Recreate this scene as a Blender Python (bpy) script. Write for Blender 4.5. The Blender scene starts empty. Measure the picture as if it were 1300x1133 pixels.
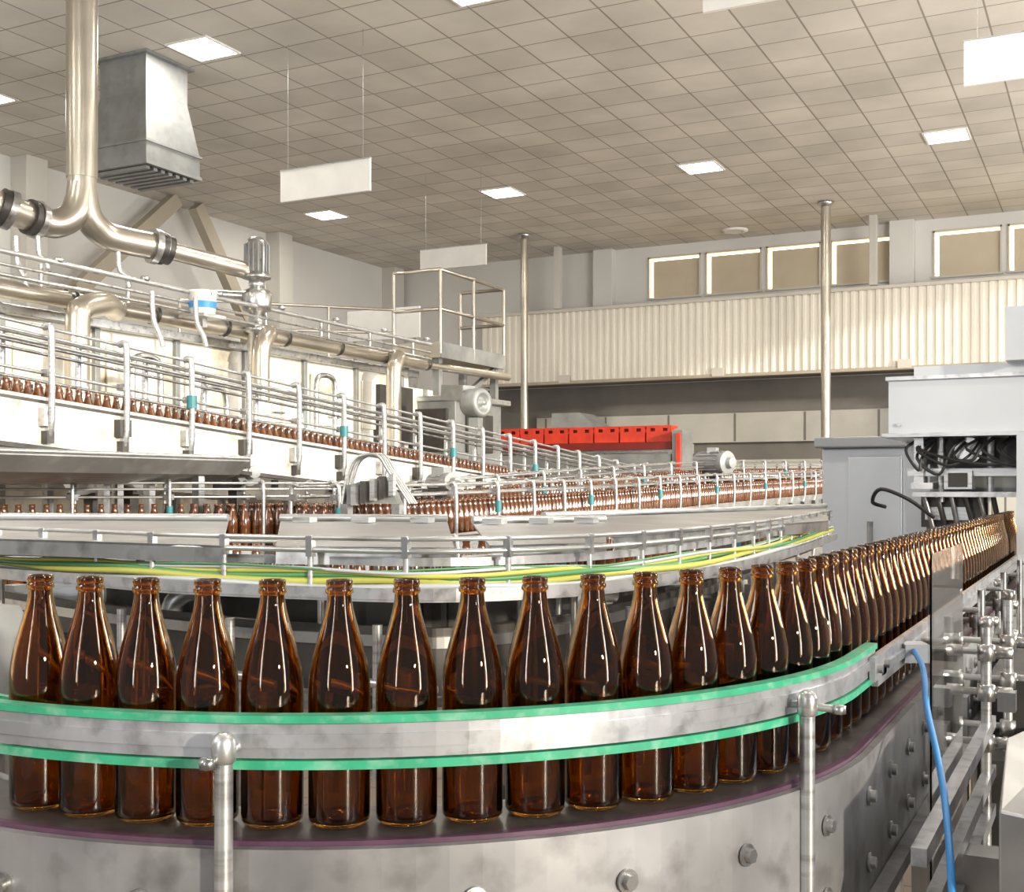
import bpy, math, random
from mathutils import Vector, Matrix
random.seed(7)
V = Vector
YAW = math.radians(27); CY, SY = math.cos(YAW), math.sin(YAW)
CAMZ = 1.46
# ---- metric helpers: world x/y are the hall axes, camera stands at x=0,y=0 ----
def C(X, Y, z):                      # metres to the right / ahead of the standpoint
    return V((X*CY - Y*SY, X*SY + Y*CY, z))
def S(px, py, d):                    # image pixel position + estimated depth -> hall coordinates
    return C((px-650)/1500*d, d, CAMZ + (618-py)/1500*d)
def SZ(px, d, z):  # image pixel column + estimated depth, at a given height
    return C((px-650)/1500*d, d, z)
def smooth(pts, n=8):
    pts = [V(p) for p in pts]; out = []
    P = [2*pts[0]-pts[1]] + pts + [2*pts[-1]-pts[-2]]
    for i in range(1, len(P)-2):
        a, b, c, d = P[i-1:i+3]
        for k in range(n):
            t = k/n
            out.append(.5*((2*b)+(c-a)*t+(2*a-5*b+4*c-d)*t*t+(3*b-a-3*c+d)*t**3))
    out.append(pts[-1]); return out
def resample(pts, step):
    out = [V(pts[0])]; acc = 0
    for i in range(len(pts)-1):
        a, b = V(pts[i]), V(pts[i+1]); L = (b-a).length
        if L < 1e-9: continue
        pos = step-acc
        while pos <= L:
            out.append(a+(b-a)*(pos/L)); pos += step
        acc = L-(pos-step)
    return out

# ---------------------------------------------------------------- materials
MATS = {}
def mat(name, col, rough=.5, metal=0, var=.12, scale=6, bump=0, emit=0, coat=0, spec=.5, stretch=None, dirt=None, dirt_amt=.4):
    m = bpy.data.materials.new(name); m.use_nodes = True
    nt = m.node_tree; p = nt.nodes['Principled BSDF']
    tc = nt.nodes.new('ShaderNodeTexCoord'); mp = nt.nodes.new('ShaderNodeMapping')
    nt.links.new(tc.outputs['Object'], mp.inputs['Vector'])
    if stretch: mp.inputs['Scale'].default_value = stretch
    n = nt.nodes.new('ShaderNodeTexNoise'); n.inputs['Scale'].default_value = scale; n.inputs['Detail'].default_value = 5
    nt.links.new(mp.outputs['Vector'], n.inputs['Vector'])
    r = nt.nodes.new('ShaderNodeValToRGB'); r.color_ramp.elements[0].position = .3; r.color_ramp.elements[1].position = .7
    r.color_ramp.elements[0].color = [max(0, c*(1-var)) for c in col]+[1]
    r.color_ramp.elements[1].color = [min(1, c*(1+var)) for c in col]+[1]
    nt.links.new(n.outputs['Fac'], r.inputs['Fac'])
    last = r.outputs['Color']
    if dirt:
        n2 = nt.nodes.new('ShaderNodeTexNoise'); n2.inputs['Scale'].default_value = scale*2.3; n2.inputs['Detail'].default_value = 8
        nt.links.new(mp.outputs['Vector'], n2.inputs['Vector'])
        r2 = nt.nodes.new('ShaderNodeValToRGB'); r2.color_ramp.elements[0].position = .5; r2.color_ramp.elements[1].position = .72
        r2.color_ramp.elements[1].color = (dirt_amt,)*3+(1,)
        nt.links.new(n2.outputs['Fac'], r2.inputs['Fac'])
        mx = nt.nodes.new('ShaderNodeMixRGB'); mx.inputs['Color2'].default_value = list(dirt)+[1]
        nt.links.new(r2.outputs['Color'], mx.inputs['Fac']); nt.links.new(last, mx.inputs['Color1']); last = mx.outputs['Color']
    nt.links.new(last, p.inputs['Base Color'])
    p.inputs['Roughness'].default_value = rough; p.inputs['Metallic'].default_value = metal
    p.inputs['Coat Weight'].default_value = coat; p.inputs['Specular IOR Level'].default_value = spec
    if emit:
        p.inputs['Emission Color'].default_value = list(col)+[1]; p.inputs['Emission Strength'].default_value = emit
    if bump:
        b = nt.nodes.new('ShaderNodeBump'); b.inputs['Strength'].default_value = bump; b.inputs['Distance'].default_value = .01
        nt.links.new(n.outputs['Fac'], b.inputs['Height']); nt.links.new(b.outputs['Normal'], p.inputs['Normal'])
    MATS[name] = m; return m
steel = mat('stainless_steel', (.50,.50,.50), .3, .9, .14, 9, dirt=(.18,.17,.16), dirt_amt=.75)
steel_b = mat('brushed_steel', (.56,.57,.58), .36, .8, .12, 5, stretch=(1,1,9), dirt=(.24,.23,.22), dirt_amt=.75)
steel_d = mat('dark_steel', (.09,.085,.08), .45, .7, .3, 8)
alu = mat('aluminium_rail', (.46,.47,.50), .34, .6, .18, 14, dirt=(.18,.18,.19), dirt_amt=.7)
plate_m = mat('stained_side_plate', (.30,.30,.31), .5, .6, .25, 7, dirt=(.12,.11,.11), dirt_amt=.7)
galv = mat('galvanised_sheet', (.30,.31,.31), .5, .5, .18, 3, dirt=(.18,.17,.155))
pipe_m = mat('pipe_steel', (.52,.48,.41), .3, .85, .18, 2)
white_p = mat('white_paint', (.84,.83,.80), .5, 0, .05, 3)
panel_w = mat('conveyor_side_panel', (.74,.72,.67), .45, 0, .08, 3, dirt=(.30,.27,.21), dirt_amt=.8)
cream_m = mat('machine_cream', (.82,.79,.70), .45, 0, .10, 1.5, dirt=(.36,.30,.21), dirt_amt=.75)  # cream machine paint with brown dirt mottling
cover_m = mat('cover_sheet', (.31,.31,.31), .36, .6, .2, 3, dirt=(.58,.58,.56), dirt_amt=.45)
rubber = mat('black_rubber', (.015,.015,.016), .5, 0, .2)
dark = mat('dark_paint', (.04,.036,.033), .7, 0, .3)  # near-black matt colour for panels, vent backing and small parts
green = mat('green_wear_strip', (.035,.34,.19), .42, 0, .18, 18, dirt=(.42,.58,.50), dirt_amt=.4)
purple = mat('purple_wear_strip', (.085,.04,.07), .4, 0, .25, 20)
belt_m = mat('belt_chain', (.16,.15,.145), .35, .7, .3, 25)
blue = mat('blue_hose', (.04,.25,.62), .35, 0, .1)
yel = mat('yellow_green_cable', (.50,.50,.10), .45, 0, .1)
grn2 = mat('green_cable', (.09,.28,.12), .45, 0, .1)
teal = mat('teal_clamp', (.04,.22,.25), .4, 0, .1)
red = mat('red_crate_plastic', (.58,.045,.02), .45, 0, .2, 5)
redd = mat('red_crate_inner', (.18,.015,.01), .5, 0, .1)
wall_m = mat('wall_paint', (.68,.675,.65), .7, 0, .04, .7)
pil_m = mat('pilaster_paint', (.58,.565,.52), .7, 0, .05, 1)
brace_m = mat('brace_paint', (.40,.355,.28), .6, 0, .05, 1)
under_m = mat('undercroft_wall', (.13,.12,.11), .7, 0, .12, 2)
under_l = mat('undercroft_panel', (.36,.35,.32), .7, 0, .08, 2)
corr_m = mat('corrugated_cream', (.78,.745,.66), .5, 0, .04, 1.5)
blind_m = mat('window_blind', (.56,.49,.37), .7, 0, .05, 2)
glow_m = mat('daylight_gap', (1,.78,.44), .5, 0, 0, 1, emit=5)
frame_m = mat('window_frame', (.58,.55,.49), .5, 0, .03)
panel_e = mat('lamp_diffuser', (1,.95,.84), .5, 0, 0, 1, emit=22)
grey_p = mat('grey_enamel', (.32,.33,.34), .4, .1, .08, 3)
grey_l = mat('light_grey_enamel', (.52,.55,.59), .38, .1, .06, 3)
lab_w = mat('label_white', (.85,.85,.83), .5)
cap_br = mat('bottle_brown_far', (.13,.042,.011), .12, 0, .4, 20, coat=1, spec=.9)
def glassm(name, col, rough=.0, ior=1.5):
    m = bpy.data.materials.new(name); m.use_nodes = True; nt = m.node_tree; p = nt.nodes['Principled BSDF']
    n = nt.nodes.new('ShaderNodeTexNoise'); n.inputs['Scale'].default_value = 12
    r = nt.nodes.new('ShaderNodeValToRGB')
    r.color_ramp.elements[0].color = [c*.85 for c in col]+[1]; r.color_ramp.elements[1].color = [min(1, c*1.15) for c in col]+[1]
    nt.links.new(n.outputs['Fac'], r.inputs['Fac']); nt.links.new(r.outputs['Color'], p.inputs['Base Color'])
    p.inputs['Transmission Weight'].default_value = 1; p.inputs['Roughness'].default_value = rough; p.inputs['IOR'].default_value = ior
    return m
brown_glass = glassm('brown_bottle_glass', (.47,.215,.036))
plexi = glassm('clear_guard_plastic', (.96,.97,.97), .02, 1.25)

def grid_mat(name, c1, c2, mortar, w, h, ms, rough=.7, bump=.4, noise=.08, axes='xy'):
    m = bpy.data.materials.new(name); m.use_nodes = True; nt = m.node_tree; p = nt.nodes['Principled BSDF']
    tc = nt.nodes.new('ShaderNodeTexCoord'); br = nt.nodes.new('ShaderNodeTexBrick')
    vec = tc.outputs['Object']
    if axes == 'xz':
        sp = nt.nodes.new('ShaderNodeSeparateXYZ'); cb = nt.nodes.new('ShaderNodeCombineXYZ')
        nt.links.new(vec, sp.inputs[0]); nt.links.new(sp.outputs['X'], cb.inputs['X']); nt.links.new(sp.outputs['Z'], cb.inputs['Y']); vec = cb.outputs[0]
    nt.links.new(vec, br.inputs['Vector'])
    br.offset = 0; br.squash = 1
    br.inputs['Scale'].default_value = 1; br.inputs['Brick Width'].default_value = w; br.inputs['Row Height'].default_value = h
    br.inputs['Mortar Size'].default_value = ms; br.inputs['Mortar Smooth'].default_value = .1; br.inputs['Bias'].default_value = -.3
    br.inputs['Color1'].default_value = list(c1)+[1]; br.inputs['Color2'].default_value = list(c2)+[1]; br.inputs['Mortar'].default_value = list(mortar)+[1]
    n = nt.nodes.new('ShaderNodeTexNoise'); n.inputs['Scale'].default_value = .9; n.inputs['Detail'].default_value = 6
    nt.links.new(tc.outputs['Object'], n.inputs['Vector'])
    r = nt.nodes.new('ShaderNodeValToRGB'); r.color_ramp.elements[0].position = .3; r.color_ramp.elements[1].position = .7
    r.color_ramp.elements[0].color = (1-noise*2,)*3+(1,); r.color_ramp.elements[1].color = (1,1,1,1)
    nt.links.new(n.outputs['Fac'], r.inputs['Fac'])
    mx = nt.nodes.new('ShaderNodeMixRGB'); mx.blend_type = 'MULTIPLY'; mx.inputs['Fac'].default_value = 1
    nt.links.new(br.outputs['Color'], mx.inputs['Color1']); nt.links.new(r.outputs['Color'], mx.inputs['Color2'])
    nt.links.new(mx.outputs['Color'], p.inputs['Base Color']); p.inputs['Roughness'].default_value = rough
    b = nt.nodes.new('ShaderNodeBump'); b.inputs['Strength'].default_value = bump; b.inputs['Distance'].default_value = .01; b.invert = True
    nt.links.new(br.outputs['Fac'], b.inputs['Height']); nt.links.new(b.outputs['Normal'], p.inputs['Normal'])
    return m
ceil_m = grid_mat('ceiling_tiles', (.74,.705,.64), (.60,.57,.51), (.34,.31,.265), .6, .6, .011, noise=.11)
floor_m = grid_mat('floor_tiles', (.26,.20,.15), (.21,.16,.12), (.10,.09,.07), .3, .3, .008, .35)
ribwall_m = grid_mat('ribbed_lower_wall', (.52,.52,.48), (.48,.48,.44), (.16,.15,.13), .22, 5, .02, .6, .4, .04, 'xz')

# ---------------------------------------------------------------- mesh builder
class B:
    def __init__(s, name): s.name = name; s.v = []; s.f = []; s.mi = []; s.sm = []; s.mats = []
    def idx(s, m):
        if m not in s.mats: s.mats.append(m)
        return s.mats.index(m)
    def add(s, vs, fs, m, sm=False):
        o = len(s.v); s.v += [tuple(v) for v in vs]; k = s.idx(m)
        for f in fs: s.f.append(tuple(i+o for i in f)); s.mi.append(k); s.sm.append(sm)
    def hexa(s, b4, t4, m):
        s.add(list(b4)+list(t4), [(3,2,1,0),(4,5,6,7),(0,1,5,4),(1,2,6,5),(2,3,7,6),(3,0,4,7)], m)
    def box(s, x0, x1, y0, y1, z0, z1, m):
        s.hexa([(x0,y0,z0),(x1,y0,z0),(x1,y1,z0),(x0,y1,z0)], [(x0,y0,z1),(x1,y0,z1),(x1,y1,z1),(x0,y1,z1)], m)
    def cbox(s, c, sx, sy, sz, m, rot=0):
        c = V(c); R = Matrix.Rotation(rot, 3, 'Z')
        q = [R @ V((i*sx/2, j*sy/2, 0)) for i, j in ((-1,-1),(1,-1),(1,1),(-1,1))]
        s.hexa([c+a-V((0,0,sz/2)) for a in q], [c+a+V((0,0,sz/2)) for a in q], m)
    def beam(s, p0, p1, w, h, m):
        p0, p1 = V(p0), V(p1); d = (p1-p0).normalized(); up = V((0,0,1))
        if abs(d.z) > .95: up = V((0,1,0))
        r = d.cross(up).normalized(); u = r.cross(d)
        q = [(-1,-1),(1,-1),(1,1),(-1,1)]
        s.hexa([p0+r*a*w/2+u*b*h/2 for a, b in q][::-1], [p1+r*a*w/2+u*b*h/2 for a, b in q][::-1], m)
    def tube(s, pts, r, m, seg=10):
        pts = [V(p) for p in pts]; n = len(pts); rr = r if isinstance(r, (list, tuple)) else [r]*n
        t0 = (pts[1]-pts[0]).normalized(); ref = V((0,0,1)) if abs(t0.z) < .9 else V((1,0,0))
        nn = t0.cross(ref).normalized(); vs = []
        for i in range(n):
            t = (pts[min(i+1,n-1)]-pts[max(i-1,0)]).normalized()
            nn = (nn-t*nn.dot(t)).normalized(); bb = t.cross(nn)
            for k in range(seg):
                a = 2*math.pi*k/seg; vs.append(pts[i]+(nn*math.cos(a)+bb*math.sin(a))*rr[i])
        fs = [(i*seg+k, i*seg+(k+1)%seg, (i+1)*seg+(k+1)%seg, (i+1)*seg+k) for i in range(n-1) for k in range(seg)]
        s.add(vs, fs, m, True)
        s.add([vs[k] for k in range(seg)], [tuple(range(seg))[::-1]], m); s.add([vs[(n-1)*seg+k] for k in range(seg)], [tuple(range(seg))], m)
    def lathe(s, prof, c, m, seg=16, R=None):
        c = V(c); vs = []
        for r, z in prof:
            for k in range(seg):
                a = 2*math.pi*k/seg; q = V((r*math.cos(a), r*math.sin(a), z))
                if R: q = R @ q
                vs.append(c+q)
        n = len(prof)
        s.add(vs, [(i*seg+k, i*seg+(k+1)%seg, (i+1)*seg+(k+1)%seg, (i+1)*seg+k) for i in range(n-1) for k in range(seg)], m, True)
    def ribbon(s, pts, w_in, w_out, z0, z1, m):
        pts = [V(p) for p in pts]; n = len(pts); vs = []
        for i in range(n):
            t = (pts[min(i+1,n-1)]-pts[max(i-1,0)]); t.z = 0; t.normalize(); r = V((t.y, -t.x, 0))
            for a, b in ((w_in,z0),(w_out,z0),(w_out,z1),(w_in,z1)): vs.append(pts[i]+r*a+V((0,0,b)))
        fs = [(i*4+k, i*4+(k+1)%4, (i+1)*4+(k+1)%4, (i+1)*4+k) for i in range(n-1) for k in range(4)]
        fs += [(0,1,2,3)[::-1], tuple((n-1)*4+k for k in range(4))]
        s.add(vs, fs, m)
    def make(s, bevel=0, parent=None):
        me = bpy.data.meshes.new(s.name); me.from_pydata(s.v, [], s.f)
        for m in s.mats: me.materials.append(m)
        me.polygons.foreach_set('material_index', s.mi); me.polygons.foreach_set('use_smooth', s.sm); me.update()
        o = bpy.data.objects.new(s.name, me); bpy.context.collection.objects.link(o)
        if bevel:
            b = o.modifiers.new('bev', 'BEVEL'); b.width = bevel; b.segments = 2; b.limit_method = 'ANGLE'; b.angle_limit = math.radians(50)
        return o

# ---------------------------------------------------------------- bottle
OUT = [(.001,.003),(.024,.001),(.0295,.002),(.0325,.006),(.033,.012),(.033,.138),(.0326,.150),(.0312,.163),(.0288,.176),(.0256,.189),(.0220,.202),(.0184,.214),(.0155,.225),(.0136,.235),(.0128,.243),
       (.0128,.2445),(.0146,.2455),(.0150,.248),(.0146,.2505),(.0134,.2515),(.0136,.2530),(.0143,.2545),(.0143,.2580),(.0132,.26),(.0105,.2595)]
INN = [(.0098,.257),(.0098,.235),(.0122,.225),(.0148,.214),(.0184,.202),(.0220,.189),(.0252,.176),(.0277,.163),(.0292,.150),(.0298,.138),(.0298,.010),(.0275,.006),(.015,.008),(.001,.010)]
bb = B('beer_bottle'); bb.lathe(OUT+INN, (0,0,0), brown_glass, 40)
first = bb.make(); bottle_mesh = first.data
LOW = [(.001,.0),(.032,.002),(.033,.14),(.0285,.178),(.0185,.214),(.013,.24),(.015,.246),(.0143,.26),(.009,.26),(.009,.235),(.001,.234)]
def bottle_row(pts, lanes=(0,), step=.0715):
    b = B('beer_bottle_row')
    for ln in lanes:
        q = resample(pts, step); n = len(q)
        for i, p in enumerate(q):
            t = q[min(i+1,n-1)]-q[max(i-1,0)]; t.z = 0; t.normalize(); r = V((t.y,-t.x,0))
            b.lathe(LOW, p+r*ln+V((random.uniform(-.002,.002),random.uniform(-.002,.002),.001)), cap_br, 10)
    return b.make()

R0 = .72; cx, cy = -.22, 1.98; BZ = 1.10
def arc(R, a0, a1, n=50):
    return [C(cx+R*math.sin(math.radians(a0+(a1-a0)*i/n)), cy-R*math.cos(math.radians(a0+(a1-a0)*i/n)), BZ) for i in range(n+1)]
def path(R, a0=-62, L=3.9):
    a = arc(R, a0, 63); e = a[-1]; return a+[e+V((0,L*k/12,0)) for k in range(1,13)]
main = path(R0, -25.6, 3.6)
pos = resample(main, .0715)
first.location = pos[0]+V((0,0,.001))
for p in pos[1:30]:
    o = bpy.data.objects.new('beer_bottle', bottle_mesh); o.location = p+V((0,0,.001)); o.rotation_euler[2] = random.random()*6
    bpy.context.collection.objects.link(o)
fr = B('beer_bottle_row')
for p in pos[30:]:
    fr.lathe(OUT+INN, p+V((0,0,.001)), brown_glass, 24)
fr.make()

# ---------------------------------------------------------------- front curved conveyor
fc = B('curved_bottle_conveyor')
full = path(R0, -60, 3.9)
fc.ribbon(full, -.055, .055, -.02, 0, belt_m)
fc.ribbon(full, .056, .066, -.03, .001, purple)
fc.ribbon(full, .067, .078, -.20, -.004, plate_m)
fc.ribbon(full, -.078, -.06, -.20, -.004, plate_m)
fc.ribbon(full, .079, .10, -.21, -.19, plate_m)
rs = resample(path(R0+.0785, -60, 3.9), .17)
for i in range(len(rs)-1):
    t = (rs[i+1]-rs[i]).normalized(); r = V((t.y,-t.x,0))
    for dz in (-.06,-.15):
        fc.tube([rs[i]+V((0,0,dz)), rs[i]+r*.010+V((0,0,dz))], .0085, steel, 6)
        fc.tube([rs[i]+V((0,0,dz)), rs[i]+r*.003+V((0,0,dz))], .013, steel, 14)
for k, a in enumerate((-45,-10,25,55)):
    p = arc(R0, a, a+1, 1)[0]
    fc.tube([p+V((0,0,-.02)), V((p.x,p.y,0))], .024, steel, 12)
    fc.lathe([(.001,.03),(.05,.02),(.055,0)], (p.x,p.y,0), steel_d, 12)
e = full[-1]
for dy in (-.4,-1.6,-2.8):
    for s_ in (-.07,.07):
        fc.beam((e.x+s_, e.y+dy, BZ-.1), (e.x+s_, e.y+dy, 0), .04, .04, steel)
fc.make()

gr = B('bottle_guide_rail')
ga = arc(R0+.052, -62, 63)+[]
ge = ga[-1]; ga2 = ga+[ge+V((0,.05*k,0)) for k in range(1,4)]
gr.ribbon(ga2, 0, .006, .083, .118, alu)
gr.ribbon(ga2, -.008, .009, .119, .127, green)
gr.ribbon(ga2, -.008, .009, .072, .081, green)
gr.ribbon(ga2, .006, .009, .094, .108, alu)
st = [ge+V((0,.15+.2*k,0)) for k in range(0,17)]
gr.ribbon(st, 0, .010, .062, .108, alu)
gr.ribbon(st, .010, .016, .078, .092, alu)
for k in range(2,16,3):
    p = st[k]; gr.tube([p+V((.0,0,.085)), p+V((.06,0,.085))], .006, steel, 8); gr.tube([p+V((.06,0,.13)), p+V((.06,0,-.1))], .008, steel, 8)
p = ge+V((.012,.14,.095)); gr.cbox(p, .008, .1, .035, alu)
for dy in (-.03,.03): gr.tube([p+V((0,dy,0)), p+V((.012,dy,0))], .007, steel, 6)
gi = arc(R0-.045, -58, 63)+[arc(R0-.045, -58, 63)[-1]+V((0,.3*k,0)) for k in range(1,13)]
gr.ribbon(gi, -.006, 0, .07, .10, alu)
gr.ribbon(gi, -.006, .002, .10, .106, green)
def post(X, Y, z1, arm):
    c = C(X, Y, 0)
    gr.tube([(c.x,c.y,.88),(c.x,c.y,z1-.02)], .0092, steel_b, 16)
    gr.lathe([(.0092,z1-.028),(.0122,z1-.025),(.0122,z1-.007),(.010,z1-.001),(.005,z1+.003),(.001,z1+.003)], (c.x,c.y,0), steel_b, 16)
    a, b_ = arm
    gr.tube([C(*a), C(*b_)], .0048, steel_b, 10)
    q = C(*a); gr.lathe([(.001,-.006),(.009,-.005),(.009,.005),(.001,.006)], q, steel, 6)
post(-.285, 1.168, 1.214, ((-.298,1.158,1.188),(-.275,1.215,1.198)))
post(.355, 1.42, 1.212, ((.395,1.43,1.19),(.30,1.445,1.20)))
gr.make()

# ---------------------------------------------------------------- cable harness + guard behind the front row
hp = [(-120,2.75),(0,2.39),(120,2.2),(230,2.05),(400,1.94),(550,1.89),(700,1.97),(800,2.12),(900,2.45),(960,2.78),(1010,3.3),(1055,4.1)]
hz = 1.31
harn = smooth([SZ(a,d,hz) for a,d in hp], 6)
ch = B('cable_harness')
for k,(m_,r_,o_) in enumerate(((yel,.0060,-.004),(grn2,.0045,.004),(yel,.004,.010),(grey_l,.003,.015),(grn2,.0018,.018),(grey_l,.006,-.014))):
    q = [p+V((.006*math.sin(i*.31+k*2), .006*math.cos(i*.23+k), o_*.9+.003*math.sin(i*.5+k))) for i,p in enumerate(harn)]
    ch.tube(q, r_, m_, 8)
ch.make()
ig = B('inner_curve_conveyor')
ig.ribbon(harn, -.03, .02, -.034, -.026, alu)
ig.ribbon(harn, .018, .022, -.03, -.012, alu)
ig.ribbon(harn, -.034, -.03, .02, .034, alu)
for dz, r_ in ((.046,.0045),(.066,.004)):
    ig.tube([p+V((0,0,dz)) for p in harn], r_, steel_b, 8)
for p in resample(harn, .17):
    ig.tube([p+V((0,0,-.03)), p+V((0,0,.07))], .005, steel_b, 8)
    ig.cbox(p+V((0,0,.052)), .012, .012, .034, steel)
ig.ribbon(harn, -.20, -.19, -.22, -.10, steel_d)
ig.ribbon(harn, -.33, -.20, -.14, -.12, belt_m)
ig.ribbon(harn, -.345, -.33, -.20, -.05, steel_d)
ig.ribbon(harn, -.19, -.182, -.135, -.115, steel)
for i,p in enumerate(resample(harn, .30)):
    q = p+V((-.12,.22,0))
    if i%2: ig.tube([V((q.x,q.y,1.15)), V((q.x,q.y,0))], .02, steel, 10)
    ig.cbox((q.x+.05,q.y-.06,1.0+.05*(i%3)), .07,.07,.09, (steel_b,grey_p,steel_d,galv)[i%4])
    ig.tube([(q.x+.02,q.y-.1,1.22),(q.x+.02,q.y-.1,.95)], .009, steel_b, 8)
    ig.tube([(q.x-.1,q.y-.1,1.12),(q.x+.15,q.y-.12,1.12)], .008, steel_b, 8)
ig.make()

def cover(name, pts_front, pts_back, z, lip=.030):
    b = B(name); n = len(pts_front)
    F_ = [SZ(a,d,z) for a,d in pts_front]; K = [SZ(a,d,z+.014) for a,d in pts_back]
    for i in range(n-1):
        b.hexa([F_[i]-V((0,0,.004)),F_[i+1]-V((0,0,.004)),K[i+1]-V((0,0,.004)),K[i]-V((0,0,.004))],[F_[i],F_[i+1],K[i+1],K[i]], cover_m)
        a, c = F_[i], F_[i+1]; dn = V((0,0,-lip)); off = (K[i]-F_[i]).normalized()*.006
        b.hexa([a+dn,c+dn,c+dn+off,a+dn+off],[a,c,c+off,a+off], steel)
    for q in (F_[0]*.8+K[-1]*.2, F_[-1]*.8+K[0]*.2, (F_[0]+K[-1])/2):
        b.tube([q-V((0,0,.004)), V((q.x,q.y,z-.3))], .008, steel, 8)
    b.tube([K[0]+V((0,0,.008)), K[-1]+V((0,0,.008))], .010, steel_b, 8)
    for t in (.15,.5,.85):
        q = K[0]*(1-t)+K[-1]*t; f_ = F_[0]*(1-t)+F_[-1]*t
        if n == 2: b.cbox(q*.9+f_*.1+V((0,0,.008)), .05,.03,.012, steel_b)
    b.make()
cover('conveyor_cover', [(-90,2.35),(70,2.2),(282,2.0)], [(-90,3.1),(70,3.05),(290,2.95)], 1.360)
cover('conveyor_cover', [(350,1.98),(577,1.93)], [(356,2.95),(568,2.9)], 1.360)
cover('conveyor_cover', [(622,2.0),(770,2.12)], [(600,2.75),(768,2.9)], 1.360)
cover('conveyor_cover', [(780,2.3),(900,2.7),(1052,3.4)], [(690,3.1),(850,3.6),(1048,4.6)], 1.362)

# ---------------------------------------------------------------- generic conveyors
def conveyor(name, pts, width=.12, beam_h=.14, rails=(.20,.30), step=.55, leg=2.2, bm=steel_b, clamp=True, floor=True, th=.006, up=.015, br=.011, lip=False):
    b = B(name); w = width/2
    b.ribbon(pts, -w, w, -.02, 0, belt_m)
    b.ribbon(pts, w, w+.012, -beam_h, up, bm)
    b.ribbon(pts, -w-.012, -w, -beam_h, up, bm)
    if lip:
        b.ribbon(pts, w+.012, w+.04, -beam_h-.025, -beam_h, steel_d)
        b.ribbon(pts, w+.012, w+.022, up-.035, up-.02, steel_d)
    for sgn in (-1,1):
        for h in rails:
            n = len(pts); q = []
            for i in range(n):
                t = pts[min(i+1,n-1)]-pts[max(i-1,0)]; t.z = 0; t.normalize(); r = V((t.y,-t.x,0))
                q.append(pts[i]+r*sgn*(w+.012)+V((0,0,h)))
            b.tube(q, th, steel_b if sgn > 0 else steel, 6)
    q = resample(pts, step); n = len(q)
    for i in range(n):
        t = q[min(i+1,n-1)]-q[max(i-1,0)]; t.z = 0
        if t.length < 1e-6: continue
        t.normalize(); r = V((t.y,-t.x,0))
        for sgn in (-1,1):
            p = q[i]+r*sgn*(w+.035)
            b.tube(smooth([p+V((0,0,-beam_h*.6)), p+r*sgn*.03+V((0,0,.05)), p+r*sgn*.03+V((0,0,rails[-1]-.05)), p+r*sgn*.015+V((0,0,rails[-1]+.01)), p-r*sgn*.03+V((0,0,rails[-1]))],3), br, steel_b, 6)
            if clamp and i % 3 == 0 and sgn == 1: b.tube([p+r*.03+V((0,0,rails[-1]*.45)), p+r*.03+V((0,0,rails[-1]*.45+.08))], br*1.7, teal, 8)
            b.cbox(p+V((0,0,-beam_h*.5)), .03+br,.03+br,.05+br, steel_d)
            b.cbox(p+V((0,0,rails[0]))+r*sgn*.0, .03+br,.03+br,.02+br, steel)
            if lip and sgn == 1:
                b.cbox(p+V((0,0,.06)), .05,.09,.10, steel_d if i%2 else steel)
    if floor:
        for p in resample(pts, leg):
            for sgn in (-1,1):
                b.beam(p+V((sgn*w,0,-beam_h)), (p.x+sgn*w, p.y, 0), .05, .05, steel)
            b.beam(p+V((-w,0,-beam_h-.4)), p+V((w,0,-beam_h-.4)), .04, .04, steel)
    return b.make()

def railz(y): return 2.36-.07*(y-4.3)
U = [V((-5.35, 2.4+.5*k, railz(2.4+.5*k)-.56)) for k in range(25)]
conveyor('elevated_bottle_conveyor', U, .26, .10, (.30,.46,.50,.55), .55, 3.0, panel_w, th=.010, up=.17, br=.019, lip=True)
bottle_row(U, (-.07,.0,.07))
T = [V((-6.55, 3.0+.5*k, 1.90-.03*k)) for k in range(14)]
conveyor('bottle_accumulation_table', T, .7, .26, (.10,.22), .8, 2.5, panel_w)
bottle_row(T, (-.28,-.2,-.12,-.04,.04,.12,.2,.28), .076)

dt = B('drip_tray')
prof = [(-5.6,1.62),(-5.45,1.54),(-5.2,1.49),(-4.9,1.49),(-4.7,1.54),(-4.62,1.62)]
for i in range(5):
    (x0,z0),(x1,z1) = prof[i],prof[i+1]
    dt.hexa([(x0,3.2,z0-.01),(x1,3.2,z1-.01),(x1,5.6,z1-.01),(x0,5.6,z0-.01)],[(x0,3.2,z0),(x1,3.2,z1),(x1,5.6,z1),(x0,5.6,z0)], cover_m)
dt.add([(x,5.6,z) for x,z in prof]+[(x,5.59,z-.01) for x,z in prof], [(0,1,2,3,4,5)], cover_m)
dt.tube([(-4.62,3.2,1.63),(-4.62,5.6,1.63)], .012, steel_b, 8)
for y in (3.5,5.3):
    dt.beam((-5.5,y,1.56),(-5.5,y,0),.05,.05,steel)
    dt.beam((-4.75,y,1.52),(-4.75,y,0),.05,.05,steel)
dt.make()

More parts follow.
